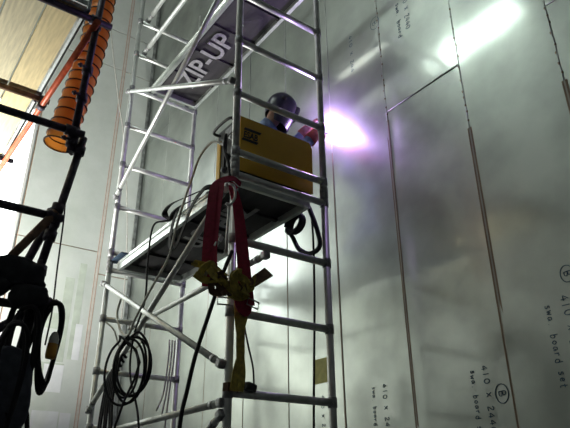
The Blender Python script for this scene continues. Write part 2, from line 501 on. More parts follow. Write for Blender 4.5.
# ---- marker handwriting on the steel sheets (strokes)
GL = {
 '4': [[(0.55, 1), (0.05, 0.35), (0.75, 0.35)], [(0.55, 0.7), (0.55, 0)]],
 '1': [[(0.35, 1), (0.35, 0)]],
 '0': [[(0.4, 1), (0.1, 0.75), (0.1, 0.25), (0.4, 0), (0.7, 0.25), (0.7, 0.75), (0.4, 1)]],
 'X': [[(0.1, 0.9), (0.7, 0.1)], [(0.7, 0.9), (0.1, 0.1)]],
 '2': [[(0.1, 0.8), (0.35, 1), (0.65, 0.8), (0.1, 0), (0.75, 0.05)]],
 'B': [[(0.15, 0), (0.15, 1), (0.55, 0.95), (0.6, 0.65), (0.15, 0.52), (0.7, 0.4), (0.6, 0.05), (0.15, 0)]],
 's': [[(0.65, 0.6), (0.3, 0.62), (0.2, 0.45), (0.6, 0.25), (0.5, 0.02), (0.12, 0.05)]],
 'w': [[(0.05, 0.6), (0.2, 0), (0.4, 0.45), (0.6, 0), (0.75, 0.6)]],
 'a': [[(0.65, 0.55), (0.25, 0.55), (0.12, 0.2), (0.35, 0.02), (0.65, 0.4), (0.7, 0)]],
 '.': [[(0.3, 0.05), (0.38, 0.0)]],
 'b': [[(0.15, 1), (0.15, 0), (0.55, 0.05), (0.65, 0.4), (0.4, 0.58), (0.15, 0.35)]],
 'o': [[(0.4, 0.6), (0.1, 0.3), (0.4, 0), (0.7, 0.3), (0.4, 0.6)]],
 'r': [[(0.15, 0.6), (0.18, 0)], [(0.17, 0.35), (0.4, 0.58), (0.6, 0.5)]],
 'e': [[(0.12, 0.3), (0.65, 0.35), (0.4, 0.6), (0.12, 0.3), (0.35, 0.0), (0.65, 0.1)]],
 'd': [[(0.65, 1), (0.65, 0), (0.2, 0.05), (0.12, 0.35), (0.4, 0.58), (0.65, 0.4)]],
 't': [[(0.35, 1), (0.35, 0.1), (0.6, 0)], [(0.1, 0.62), (0.65, 0.66)]],
 ' ': [],
}
def handwrite(text, y, z, h, pitch, circle=False, lw=0.0045):
    """runs down the wall (-z), letter tops towards -y"""
    m = MB(); rg = random.Random(len(text) * 13 + int(abs(y) * 100))
    for k, ch in enumerate(text):
        z0 = z - k * pitch; j = rg.uniform(-0.004, 0.004)
        for st in GL[ch]:
            pts = [(WX - 0.0005, y + j - p[1] * h, z0 - p[0] * pitch * 0.95) for p in st]
            m.ribbon(spline(pts, 4) if len(pts) > 2 else pts, lw, (1, 0, 0), 0.002)
    if circle:
        cy, cz = y - h * 0.5, z - pitch * 0.4
        m.ribbon([(WX - 0.0005, cy + 1.0 * h * math.cos(a * 0.42), cz + 1.25 * h * math.sin(a * 0.42)) for a in range(16)], lw, (1, 0, 0), 0.002)
    m.build('handwriting', INK, wr)
handwrite('410 X 2440', -0.875, -1.345, 0.040, 0.040)
handwrite('swa. board set', -0.785, -1.36, 0.036, 0.030)
handwrite('B', -0.965, -1.505, 0.045, 0.05, True)
handwrite('410 X 2440', -1.470, -1.05, 0.045, 0.042)
handwrite('swa. board set', -1.365, -1.08, 0.042, 0.034)
handwrite('B', -1.515, -0.915, 0.04, 0.045, True)
handwrite('410 X 2440', -0.005, -1.335, 0.038, 0.038, lw=0.004)
handwrite('swa. board set', 0.105, -1.34, 0.034, 0.028, lw=0.004)
handwrite('410 X 2440', -0.62, 1.97, 0.05, 0.042)
handwrite('swa. board', -0.53, 1.92, 0.045, 0.040)
handwrite('B', -0.235, 1.93, 0.055, 0.06, True)
handwrite('410 X 244', 0.09, 2.0, 0.04, 0.05, lw=0.004)
handwrite('410 X 2440', 0.70, -1.33, 0.035, 0.036, lw=0.004)
MB().box((WX - 0.001, 0.69, -1.13), (0.003, 0.17, 0.20)).build('paper_label', STICK, wr)

# ------------------------------------------------------------------ lamps of the room
def batten(loc, ln, label):
    t = thing('batten_light', loc, label, 'lamp')
    x, y, z = loc
    MB().box((x, y, z + 0.06), (0.16, ln + 0.06, 0.06), bevel=0.008).build('housing', WHITE, t)
    for s in (-1, 1):
        MB().tube([(x + s * 0.045, y - ln / 2, z + 0.01), (x + s * 0.045, y + ln / 2, z + 0.01)], 0.018, 12).build('fluorescent_tube', TUBE_M, t)
    for s in (-1, 1):
        MB().tube([(x, y + s * ln * 0.4, z + 0.08), (x, y + s * ln * 0.4, CEIL_Z)], 0.006, 6).build('suspension_rod', ALU, t)
batten((-1.90, 0.75, 4.15), 1.5, 'twin fluorescent batten hung above the tower and timber boards')

t = thing('floodlight', (-2.0, 3.1, FLOOR_Z), 'bright floodlight on a post, throwing light on the pale wall at left', 'floodlight')
MB().tube([(-2.0, 3.1, FLOOR_Z), (-2.0, 3.1, -1.1)], 0.024, 10).build('post', IRON, t)
MB().lathe([(0.0, 0), (0.25, 0), (0.25, 0.02), (0.03, 0.03), (0.03, 0.1)], (-2.0, 3.1, FLOOR_Z), (0, 0, 1), 20).build('base', IRON, t)
fd = Vector((-0.12, 0.30, 1.0)).normalized()
fq = fd.to_track_quat('Z', 'Y').to_matrix()
fc = Vector((-1.90, 3.1, -1.1))
MB().box(fc, (0.34, 0.24, 0.12), fq, 0.02).build('housing', BLK, t)
MB().box(fc + fd * 0.062, (0.29, 0.19, 0.008), fq).build('lamp_glass', FLOOD_M, t)
MB().tube([fc - fd * 0.05 + Vector((0, 0, -0.02)), (-2.0, 3.1, -1.15)], 0.015, 8).build('bracket', IRON, t)
ld = bpy.data.lights.new('flood_light', 'AREA'); ld.shape = 'RECTANGLE'; ld.size = 0.3; ld.size_y = 0.2
ld.energy = FLOOD_W; ld.color = (1.0, 1.0, 0.93)
lo = bpy.data.objects.new('flood_light', ld); COL.objects.link(lo)
lo.location = fc + fd * 0.075; lo.rotation_euler = (-fd).to_track_quat('Z', 'Y').to_euler()
attach(lo, t)

# ------------------------------------------------------------------ aluminium tower
W_, LN = 0.82, 2.40
NEAR, FAR = 0.0, LN
t = tower = thing('scaffold_tower', (W_ / 2, LN / 2, FLOOR_Z), 'aluminium access tower with ladder frames and diagonal braces, carrying the welder', 'scaffold')
LOWZ = [0, -0.5, -1.0, -1.5, -2.0, -2.5, -3.0]
UPZ = [0.189 + 0.5123 * i for i in range(7)]
TR = 0.0275
proto_up = MB().tube([(0, 0, 0.09), (0, 0, 3.80)], TR, 14).build('upright', ALU)
proto_lo = MB().tube([(0, 0, FLOOR_Z + 0.05), (0, 0, 0.09)], TR, 14).build('upright', ALU)
proto_sp = MB().lathe([(TR, 0.03), (0.033, 0.035), (0.033, 0.085), (TR + 0.001, 0.09), (0.033, 0.095), (0.033, 0.135), (TR, 0.14)], (0, 0, 0), (0, 0, 1), 14).build('spigot_joint', ALU_D)
proto_col = MB().lathe([(TR, -0.035), (0.0335, -0.032), (0.0335, 0.032), (TR, 0.035)], (0, 0, 0), (0, 0, 1), 14).build('collar', ALU_D)
proto_rung = MB().tube([(0, 0, 0), (W_, 0, 0)], 0.0265, 12).build('rung', ALU)
proto_base = MB().lathe([(0.0, 0.0), (0.075, 0.0), (0.075, 0.012), (0.02, 0.02), (0.02, 0.09)], (0, 0, FLOOR_Z), (0, 0, 1), 18).build('base_plate', ALU_D)
protos = [proto_up, proto_lo, proto_sp, proto_col, proto_rung, proto_base]
offs = {p.name: Vector(p.location) for p in protos}
def put(p, d):
    return dup(p, offs[p.name] + Vector(d), tower)
for x in (0, W_):
    for y in (NEAR, FAR):
        for p in (proto_up, proto_lo, proto_sp, proto_base):
            put(p, (x, y, 0))
        for z in LOWZ + UPZ:
            put(proto_col, (x, y, z))
for y in (NEAR, FAR):
    for z in LOWZ + UPZ:
        put(proto_rung, (0, y, z))
for p in protos:
    bpy.data.objects.remove(p)
def brace(a, b, r=0.0225, mat=ALU, off=(0, 0, 0)):
    a, b = Vector(a), Vector(b)
    o = MB().tube([a, b], r, 12).build('brace', mat, tower)
    for p, q in ((a, b), (b, a)):
        d = (q - p).normalized()
        MB().box(p + d * 0.02, (0.055, 0.055, 0.06), d.to_track_quat('Z', 'Y').to_matrix(), 0.012).build('brace_hook', ALU_D, o)
        MB().tube([p + d * 0.10, p + d * 0.14], r + 0.003, 12).build('locking_sleeve', ALU_D, o)
fx = -0.032
brace((fx, 0.0, -0.06), (fx, 2.40, -1.36))
brace((fx - 0.012, 2.40, -0.15), (fx - 0.012, 0.0, -1.34))
brace((fx, 2.40, 0.80), (fx, 0.0, 2.10))
brace((fx - 0.012, 2.40, 2.18), (fx - 0.012, 0.0, 0.80))
brace((fx, 0.0, -1.56), (fx, 2.40, -1.58))
brace((0.28, 0.0, -0.548), (0.28, 2.40, -0.548))
brace((fx, 0.0, -1.62), (fx, 2.40, -2.9))
brace((0.09, 0.0, UPZ[5] + 0.05), (0.09, 2.40, UPZ[5] + 0.05), 0.026)
brace((0.09, 0.0, UPZ[6] + 0.05), (0.09, 2.40, UPZ[6] + 0.05), 0.026)

def platform(name, x0, x1, y0, y1, z, label, flip, ty0, ty1, tx, size):
    t = thing(name, ((x0 + x1) / 2, (y0 + y1) / 2, z), label, 'platform', 'tower decks')
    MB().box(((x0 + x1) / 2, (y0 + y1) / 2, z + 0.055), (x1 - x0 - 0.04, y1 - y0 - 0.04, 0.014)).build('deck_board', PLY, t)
    for x, s in ((x0, 1), (x1, -1)):      # C-section side beams
        poly = [(0, -0.025), (0.035 * s, -0.025), (0.035 * s, -0.017), (0.008 * s, -0.017), (0.008 * s, 0.066), (0.035 * s, 0.066), (0.035 * s, 0.075), (0, 0.075)]
        if s < 0: poly = poly[::-1]
        MB().extrude(poly, (x, y1, z), (1, 0, 0), (0, 0, 1), y1 - y0).build('side_beam', ALU_B, t)
        MB().box((x - s * 0.006, (y0 + y1) / 2, z + 0.045), (0.008, y1 - y0, 0.012)).build('beam_rib', ALU_B, t)
    for y in (y0 + 0.02, y1 - 0.02):
        MB().box(((x0 + x1) / 2, y, z + 0.02), (x1 - x0 - 0.016, 0.04, 0.07), bevel=0.005).build('end_beam', ALU_B, t)
    for k in range(1, 5):
        yy = y0 + (y1 - y0) * k / 5
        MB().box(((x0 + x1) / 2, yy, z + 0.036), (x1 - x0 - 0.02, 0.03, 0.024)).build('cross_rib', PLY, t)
    for x in (x0 + 0.08, x1 - 0.08):
        for y, s in ((y0, 1), (y1, -1)):
            pts = [(x, y + s * 0.05, z + 0.05), (x, y - s * 0.02, z + 0.055), (x, y - s * 0.07, z + 0.04), (x, y - s * 0.078, z + 0.0)]
            MB().ribbon(spline(pts, 5), 0.05, (0, 0.1 * s, 1), 0.012).build('hook', ALU_D, t)
    if flip:
        text_mesh('lettering', 'ZIP-UP', size, LET, (tx - size * 0.36, ty0, z + 0.0205), (0, 1, 0), (1, 0, 0), t, 0.001, 0.006, 0.1, width=ty1 - ty0)
    else:
        text_mesh('lettering', 'ZIP-UP', size, LET, (tx + size * 0.36, ty1, z + 0.0205), (0, -1, 0), (-1, 0, 0), t, 0.001, 0.006, 0.1, width=ty1 - ty0)
    return t
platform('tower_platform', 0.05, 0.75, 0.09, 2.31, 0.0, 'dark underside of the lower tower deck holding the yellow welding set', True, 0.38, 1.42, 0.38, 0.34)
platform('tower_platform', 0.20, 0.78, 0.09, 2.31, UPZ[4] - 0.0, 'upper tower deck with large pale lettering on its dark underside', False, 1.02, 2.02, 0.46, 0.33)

# ------------------------------------------------------------------ welding power source
DZ = 0.064        # deck top
t = thing('welding_machine', (0.43, 0.24, DZ), 'yellow welding power source with black maker mark, on the lower deck', 'welding machine')
bx0, bx1, by0, by1, bz0, bz1 = 0.075, 0.785, 0.085, 0.415, DZ + 0.03, 0.585
MB().box(((bx0 + bx1) / 2, (by0 + by1) / 2, (bz0 + bz1) / 2), (bx1 - bx0 - 0.03, by1 - by0 - 0.02, bz1 - bz0), bevel=0.012).build('chassis', BLK, t)
for y, s in ((by0, 1), (by1, -1)):
    poly = [(bx0 + 0.01, bz0 + 0.01), (bx1 - 0.01, bz0 + 0.01), (bx1 - 0.005, bz1 - 0.06), (bx1 - 0.035, bz1 - 0.012), (bx0 + 0.01, bz1 - 0.012)]
    if s < 0: poly = poly[::-1]
    MB().extrude([(p[0], p[1]) for p in poly], (0, y + 0.006, 0), (1, 0, 0), (0, 0, 1), 0.012).build('side_panel', YEL, t)
MB().box(((bx0 + bx1) / 2 - 0.012, (by0 + by1) / 2, bz1 + 0.004), (bx1 - bx0 - 0.06, by1 - by0 - 0.03, 0.012), bevel=0.004).build('top_cover', BLK, t)
fp = MB().box((bx0 + 0.006, (by0 + by1) / 2, (bz0 + bz1) / 2), (0.016, by1 - by0 - 0.03, bz1 - bz0 - 0.02), bevel=0.004).build('front_panel', BLK, t)
MB().box((bx0 - 0.005, by1 - 0.045, (bz0 + bz1) / 2 - 0.04), (0.012, 0.055, bz1 - bz0 - 0.14), bevel=0.003).build('trim_strip', YEL, fp)
for k, (yy, zz) in enumerate(((0.15, 0.18), (0.27, 0.18), (0.21, 0.27))):
    MB().lathe([(0.0, 0.03), (0.022, 0.03), (0.028, 0.0)], (bx0, yy, zz), (-1, 0, 0), 14).build('socket', BLK, fp)
for k, (yy, zz) in enumerate(((0.17, 0.42), (0.28, 0.42))):
    MB().lathe([(0.0, 0.03), (0.018, 0.028), (0.022, 0.0)], (bx0, yy, zz), (-1, 0, 0), 14).build('control_knob', ALU_D, fp)
MB().box((bx0 - 0.004, 0.2, 0.51), (0.01, 0.16, 0.06), bevel=0.003).build('meter_display', ALU_D, fp)
MB().tube(spline([(bx0 + 0.01, 0.13, bz1 - 0.05), (bx0 - 0.06, 0.13, bz1 - 0.03), (bx0 - 0.06, 0.37, bz1 - 0.03), (bx0 + 0.01, 0.37, bz1 - 0.05)], 6), 0.012, 8).build('handle', BLK, t)
for x in (bx0 + 0.08, bx1 - 0.08):
    for yy in (by0 + 0.05, by1 - 0.05):
        MB().lathe([(0.0, 0.0), (0.022, 0.0), (0.026, 0.034), (0.0, 0.034)], (x, yy, DZ), (0, 0, 1), 12).build('foot', RUB, t)
# maker mark: two slanted bars around the letters
ey = by0 - 0.0066
lg = MB()
def slant(x0, z0, x1, z1, sh):
    lg.extrude([(x0, z0), (x1, z0), (x1 + sh, z1), (x0 + sh, z1)], (0, ey, 0), (1, 0, 0), (0, 0, 1), 0.0012)
slant(0.095, 0.366, 0.235, 0.390, 0.014)
slant(0.112, 0.462, 0.262, 0.486, 0.014)
lg.build('maker_mark', BLKP, t)
text_mesh('maker_mark', 'ESAB', 0.080, BLKP, (0.112, ey + 0.0004, 0.398), (1, 0, 0), (0, 0, 1), t, 0.0008, 0.003, 0.15, width=0.130)

# ------------------------------------------------------------------ person welding
def skin_mesh(name, chains, mat, parent, sub=2, root0=0):
    """chains: list of (points, radii); points that coincide are welded"""
    V, E, Rr, idx, roots = [], [], [], {}, []
    for pts, rad in chains:
        prev = None
        for p, r in zip(pts, rad):
            k = tuple(round(c, 4) for c in p)
            if k not in idx:
                idx[k] = len(V); V.append(Vector(p)); Rr.append(r)
                if prev is None: roots.append(idx[k])
            i = idx[k]
            if prev is not None and prev != i: E.append((prev, i))
            prev = i
    me = bpy.data.meshes.new(name)
    me.from_pydata(V, E, [])
    o = bpy.data.objects.new(name, me); COL.objects.link(o)
    sm = o.modifiers.new('skin', 'SKIN'); sm.use_smooth_shade = True
    ss = o.modifiers.new('sub', 'SUBSURF'); ss.levels = sub; ss.render_levels = sub
    for i, d in enumerate(me.skin_vertices[0].data):
        r = Rr[i]; d.radius = (r, r) if not isinstance(r, tuple) else r
        d.use_root = i in roots
    dg = bpy.context.evaluated_depsgraph_get()
    m2 = bpy.data.meshes.new_from_object(o.evaluated_get(dg))
    bpy.data.objects.remove(o); bpy.data.meshes.remove(me)
    c = sum((v.co for v in m2.vertices), Vector()) / len(m2.vertices)
    for v in m2.vertices: v.co -= c
    m2.materials.clear(); m2.materials.append(mat)
    for p in m2.polygons: p.use_smooth = True
    o = bpy.data.objects.new(name, m2); COL.objects.link(o); o.location = c
    if parent: attach(o, parent)
    return o

person = thing('person', (0.42, 0.85, DZ), 'welder in blue coverall, dark mask and red gloves kneeling behind the yellow machine', 'person')
pel = (0.40, 0.86, 0.50); wai = (0.43, 0.80, 0.63); che = (0.53, 0.68, 0.77); nck = (0.66, 0.55, 0.945); hd = (0.725, 0.485, 1.105)
shR = (0.60, 0.51, 0.80); shL = (0.70, 0.76, 0.84)
elR = (0.87, 0.36, 0.69); elL = (0.92, 0.64, 0.83)
wrR = (1.02, 0.285, 0.89); wrL = (1.06, 0.41, 1.04)
hpR = (0.42, 0.75, 0.46); hpL = (0.45, 0.95, 0.46)
knR = (0.66, 0.62, 0.14); knL = (0.68, 1.00, 0.14)
anR = (0.27, 0.68, 0.125); anL = (0.28, 1.08, 0.125)
# body: one continuous surface
skin_mesh('body', [([pel, wai, che, nck, hd, (0.765, 0.445, 1.20)], [0.10, 0.10, 0.115, 0.055, 0.085, 0.075]),
                   ([che, shR, elR, wrR], [0.115, 0.062, 0.042, 0.030]), ([che, shL, elL, wrL], [0.115, 0.062, 0.042, 0.030]),
                   ([pel, hpR, knR, anR], [0.10, 0.08, 0.055, 0.038]), ([pel, hpL, knL, anL], [0.10, 0.08, 0.055, 0.038])], SKIN, person)
def lerp(a, b, t): return tuple(a[i] + (b[i] - a[i]) * t for i in range(3))
cov = skin_mesh('coverall', [([pel, wai, che, lerp(che, nck, 0.90)], [0.135, 0.125, 0.15, 0.088]),
                   ([che, shR, elR, lerp(elR, wrR, 0.85)], [0.15, 0.085, 0.062, 0.05]), ([che, shL, elL, lerp(elL, wrL, 0.85)], [0.15, 0.085, 0.062, 0.05]),
                   ([pel, hpR, knR, lerp(knR, anR, 0.9)], [0.135, 0.105, 0.075, 0.055]), ([pel, hpL, knL, lerp(knL, anL, 0.9)], [0.135, 0.105, 0.075, 0.055])], OVER, person)
MB().lathe([(0.075, -0.03), (0.090, 0.0), (0.090, 0.05), (0.082, 0.05)], lerp(che, nck, 0.95), Vector(nck) - Vector(che), 16).build('collar', OVER, person)
for an, kn in ((anR, knR), (anL, knL)):
    d = Vector((an[0] - kn[0], an[1] - kn[1], 0)).normalized()
    a = Vector(an)
    skin_mesh('boot', [([tuple(a - d * 0.03), tuple(a + d * 0.05), tuple(a + d * 0.09 + Vector((0, 0, -0.01))), tuple(a + d * 0.10 + Vector((0, 0, 0.09)))], [0.052, 0.05, 0.042, 0.03])], BOOT, person, 2)
# face detail (under the mask): ears, nose, mouth, eyes
fdir = Vector((0.86, -0.30, -0.30)).normalized()           # looks at the arc
side = Vector((0, 0, 1)).cross(fdir).normalized()           # towards his left
upv = fdir.cross(side)
H = Vector(hd) + Vector((0.01, -0.008, 0.03))
def hp(f, s, u): return H + fdir * f + side * s + upv * u
for s in (-1, 1):
    MB().lathe([(0.0, 0.012), (0.02, 0.01), (0.03, 0.0), (0.02, -0.008)], hp(-0.01, s * 0.088, -0.01), side * s, 12).build('ear', SKIN, person)
    MB().lathe([(0.0, 0.012), (0.01, 0.008), (0.013, 0.0)], hp(0.085, s * 0.032, 0.01), fdir, 10).build('eye', BLK, person)
MB().extrude([(-0.014, -0.04), (0.014, -0.04), (0.006, 0.02), (-0.006, 0.02)], hp(0.082, 0, 0.0), side, upv, 0.026).build('nose', SKIN, person)
MB().box(hp(0.085, 0, -0.06), (0.01, 0.045, 0.009), Matrix((fdir, side, upv)).transposed(), 0.003).build('mouth', GLOVE, person)
# welding mask: closed crown + long curved face shield
m = MB(); NS, NR_ = 28, 18
vv, ff = [], []
for i in range(NR_ + 1):
    u = i / NR_                                              # crown 0 -> chin 1
    for k in range(NS):
        a = 2 * math.pi * k / NS
        ca, sa = math.cos(a), math.sin(a)
        if u < 0.5:
            el = math.pi / 2 * (1 - u / 0.5)
            rr, hh = math.cos(el), 0.02 + 0.150 * math.sin(el)
        else:
            q = (u - 0.5) / 0.5
            rr, hh = 1 - 0.16 * q * q, 0.02 - q * (0.235 if ca > -0.35 else 0.12)
        rf = 0.155 if ca > 0 else 0.135
        if u >= 0.5 and ca < -0.15:
            rr *= 1.0
        vv.append(hp(0.005 + ca * rf * rr + (0.012 * (u - 0.5) if u > 0.5 and ca > 0 else 0), sa * 0.130 * rr, hh))
for i in range(NR_):
    for k in range(NS):
        ff.append((i * NS + k, i * NS + (k + 1) % NS, (i + 1) * NS + (k + 1) % NS, (i + 1) * NS + k))
m._add(vv, ff, True)
mask = m.build('welding_mask', HELM, person)
BM3 = Matrix((fdir, side, upv)).transposed()
MB().box(hp(0.150, 0, 0.012), (0.05, 0.135, 0.105), BM3, 0.012).build('visor_frame', HELM, mask)
MB().box(hp(0.1765, 0, 0.012), (0.004, 0.105, 0.075), BM3).build('visor_glass', HELMG, mask)
for s in (-1, 1):
    MB().lathe([(0.0, 0.022), (0.022, 0.02), (0.026, 0.0)], hp(-0.005, s * 0.118, 0.04), side * s, 14).build('pivot_knob', BLK, mask)

def glove(wr, fwd, out, thumb_side, curl, elbow):
    """wr wrist point, fwd finger direction, out = palm normal, thumb on thumb_side"""
    wr, f, o_ = Vector(wr), Vector(fwd).normalized(), Vector(out).normalized()
    o_ = (o_ - f * f.dot(o_)).normalized()
    s = f.cross(o_) * thumb_side                             # towards the thumb
    T = lambda a, b, c: tuple(wr + f * a + s * b + o_ * c)
    ch = [([T(-0.07, 0, 0), T(-0.02, 0, 0), T(0.035, 0, 0.002), T(0.075, 0, 0.004)], [0.046, 0.040, (0.046, 0.026), (0.044, 0.022)])]
    for k, (b, ln) in enumerate(((0.033, 0.075), (0.011, 0.085), (-0.012, 0.078), (-0.034, 0.060))):
        pts = [T(0.06, b * 0.9, 0.002)]; a = 0.0; x, z = 0.06, 0.002
        for seg_, fr in enumerate((0.42, 0.33, 0.28)):
            a += curl * (0.7 if seg_ == 0 else 1.0)
            x += math.cos(a) * ln * fr; z += math.sin(a) * ln * fr
            pts.append(T(x, b * (1 + 0.1 * seg_), z))
        ch.append((pts, [0.0125, 0.0115, 0.0108, 0.0095]))
    ch.append(([T(0.01, 0.03, 0.008), T(0.035, 0.052, 0.024), T(0.062, 0.056, 0.042), T(0.085, 0.048, 0.050)], [0.016, 0.0145, 0.012, 0.010]))
    g = skin_mesh('glove', ch, GLOVE, person, 2)
    ax = (wr - Vector(elbow)).normalized()
    MB().lathe([(0.045, -0.10), (0.058, -0.13), (0.062, -0.13), (0.054, -0.04), (0.044, 0.0), (0.030, 0.01)], wr, ax, 16).build('cuff', GLOVE, g)
    return g
glove(wrR, (0.95, 0.03, 0.38), (0.1, 0.9, -0.3), 1, 0.75, elR)
glove(wrL, (0.80, -0.55, 0.22), (-0.2, -0.75, -0.55), -1, 0.7, elL)

# torch and electric arc
ARC = Vector((1.270, 0.315, 1.02))
t = thing('welding_torch', (1.13, 0.30, 0.93), 'welding torch in the red glove, pointed at the steel wall', 'welding torch')
hA, hB = Vector((1.00, 0.345, 0.855)), Vector((1.17, 0.315, 0.955))
MB().tube(spline([hA, (hA + hB) / 2 + Vector((0, 0, 0.006)), hB], 5), 0.014, 10).build('torch_handle', BLK, t)
MB().tube(spline([hB, hB + Vector((0.035, -0.003, 0.03)), ARC + Vector((-0.045, 0, -0.02))], 5), 0.009, 10).build('torch_neck', COPP, t)
dd = (ARC - (ARC + Vector((-0.045, 0, -0.02)))).normalized()
MB().lathe([(0.010, 0.0), (0.015, 0.004), (0.013, 0.025), (0.008, 0.03)], ARC + Vector((-0.05, 0, -0.025)), dd, 12).build('nozzle', COPP, t)

t = thing('welding_arc', ARC, 'blinding white and violet electric arc at the joint of the steel wall', 'arc')
m = MB()
bmx = bmesh.new(); bmesh.ops.create_icosphere(bmx, subdivisions=4, radius=0.095)  # arc body enlarged to take in the white camera glare around it
for q in bmx.verts:
    k = 1 + 0.16 * noise.noise(q.co * 30) + 0.12 * noise.noise(q.co * 70)
    q.co = Vector((q.co.x * 0.22, q.co.y * 0.85, q.co.z * 1.3)) * k
bmx.verts.index_update()
m._add([ARC + q.co for q in bmx.verts], [[q.index for q in f.verts] for f in bmx.faces], True); bmx.free()
m.build('arc_core_glare', ARC_M, t)
al = bpy.data.lights.new('arc_light', 'POINT'); al.energy = ARC_W; al.color = (0.58, 0.37, 1.0); al.shadow_soft_size = 0.03
ao = bpy.data.objects.new('arc_light', al); COL.objects.link(ao); ao.location = ARC + Vector((-0.045, 0, 0.0)); attach(ao, t)

# welding fume around the arc: scattering haze, thickened near it to imitate camera bloom
def fume():
    m = bpy.data.materials.new('welding_fume_haze'); m.use_nodes = True
    nt = m.node_tree; nt.nodes.clear(); N, L = nt.nodes.new, nt.links.new
    out = N('ShaderNodeOutputMaterial'); sc = N('ShaderNodeVolumeScatter')
    sc.inputs['Color'].default_value = (0.92, 0.88, 0.98, 1); sc.inputs['Anisotropy'].default_value = 0.1
    tc = N('ShaderNodeTexCoord')
    gr = N('ShaderNodeTexGradient'); gr.gradient_type = 'SPHERICAL'
    mp = N('ShaderNodeMapping'); mp.inputs['Scale'].default_value = (1.25, 1.25, 1.25)
    L(tc.outputs['Object'], mp.inputs[0]); L(mp.outputs[0], gr.inputs[0])
    pw = N('ShaderNodeMath'); pw.operation = 'POWER'; pw.inputs[1].default_value = 4.5
    L(gr.outputs['Fac'], pw.inputs[0])
    n = N('ShaderNodeTexNoise'); n.inputs['Scale'].default_value = 5; n.inputs['Detail'].default_value = 2
    L(tc.outputs['Object'], n.inputs['Vector'])
    mr = N('ShaderNodeMapRange'); mr.inputs['From Min'].default_value = 0.25; mr.inputs['From Max'].default_value = 0.75
    mr.inputs['To Min'].default_value = 0.5; mr.inputs['To Max'].default_value = 1.3
    L(n.outputs['Fac'], mr.inputs['Value'])
    mu = N('ShaderNodeMath'); mu.operation = 'MULTIPLY'; L(pw.outputs[0], mu.inputs[0]); L(mr.outputs[0], mu.inputs[1])
    m2 = N('ShaderNodeMath'); m2.operation = 'MULTIPLY'; m2.inputs[1].default_value = 3.0; L(mu.outputs[0], m2.inputs[0])
    L(m2.outputs[0], sc.inputs['Density']); L(sc.outputs[0], out.inputs['Volume'])
    bmq = bmesh.new(); bmesh.ops.create_icosphere(bmq, subdivisions=3, radius=0.80)
    lim = WX - 0.012 - ARC.x
    for q in bmq.verts:
        if q.co.x > lim: q.co.x = lim
    me = bpy.data.meshes.new('welding_fume'); bmq.to_mesh(me); bmq.free(); me.materials.append(m)
    o = bpy.data.objects.new('welding_fume', me); COL.objects.link(o); o.location = ARC
    tag(o, 'thin violet-lit fume hanging round the welding arc', 'smoke', kind='stuff')
fume()

# ------------------------------------------------------------------ hoses and cables on the tower
def cable(name, pts, r, mat, label, cat='cable', n=8, seg=8):
    o = MB().tube(spline(pts, n), r, seg).build(name, mat)
    return tag(o, label, cat)
cable('gas_hose', [(0.065, 0.30, 0.42), (0.02, 0.40, 0.48), (-0.005, 0.55, 0.41), (-0.01, 0.66, 0.25), (-0.02, 0.74, 0.10), (-0.03, 0.83, -0.10), (-0.03, 0.94, -0.34), (-0.08, 1.12, -0.57), (-0.11, 1.30, -0.77), (-0.10, 1.44, -0.87), (-0.10, 1.62, -0.80), (-0.10, 1.75, -0.62), (-0.10, 1.70, -0.50)],
      0.010, HOSEG, 'pale grey hose hanging from the yellow machine over the deck edge', 'hose')
cable('power_cable', [(0.062, 0.26, 0.19), (0.03, 0.20, 0.30), (-0.06, 0.04, 0.33), (-0.075, 0.03, 0.20), (-0.065, -0.02, 0.05), (-0.06, -0.04, -0.1)], 0.010, RUB, 'short black cable looping from the yellow machine down the near corner post')
cable('black_cable', [(0.30, 1.05, 0.08), (0.10, 1.12, 0.085), (0.02, 1.20, 0.09), (-0.035, 1.30, 0.06), (-0.04, 1.33, -0.24), (-0.04, 1.31, -0.60), (-0.085, 1.36, -0.90), (-0.09, 1.34, -1.2), (-0.09, 1.10, -1.55), (-0.09, 1.02, -2.0), (-0.12, 1.0, -2.8), (-0.2, 1.1, FLOOR_Z + 0.01)], 0.0085, RUB, 'thin black cable dropping from the deck edge through the hanging coil')
# hanging coil
rg = random.Random(11)
pts = []
for k in range(5 * 14):
    a = k / 14 * 2 * math.pi
    lp = k // 14
    rh = 0.120 + 0.03 * math.sin(lp * 2.1); rz = 0.225 + 0.03 * math.cos(lp * 1.7)
    ch_, cz = 0.03 * math.sin(lp * 2.6), -1.175 + 0.03 * math.sin(lp * 2.7)
    h = ch_ + rh * math.sin(a); dq = 0.03 * lp + 0.02 * math.sin(a + lp)
    pts.append((-0.13 + 0.80 * h - 0.35 * dq, 1.24 - 0.60 * h - 0.45 * dq, cz + rz * math.cos(a)))
pts += [(-0.24, 1.22, -0.95), (-0.12, 1.10, -1.15), (-0.22, 1.2, -1.6), (-0.2, 1.25, -2.2), (-0.24, 1.3, FLOOR_Z + 0.01)]
cable('cable_coil', pts, 0.0095, RUB, 'black cable coiled in loops hanging on the lower diagonal brace', 'cable', 3, 7)
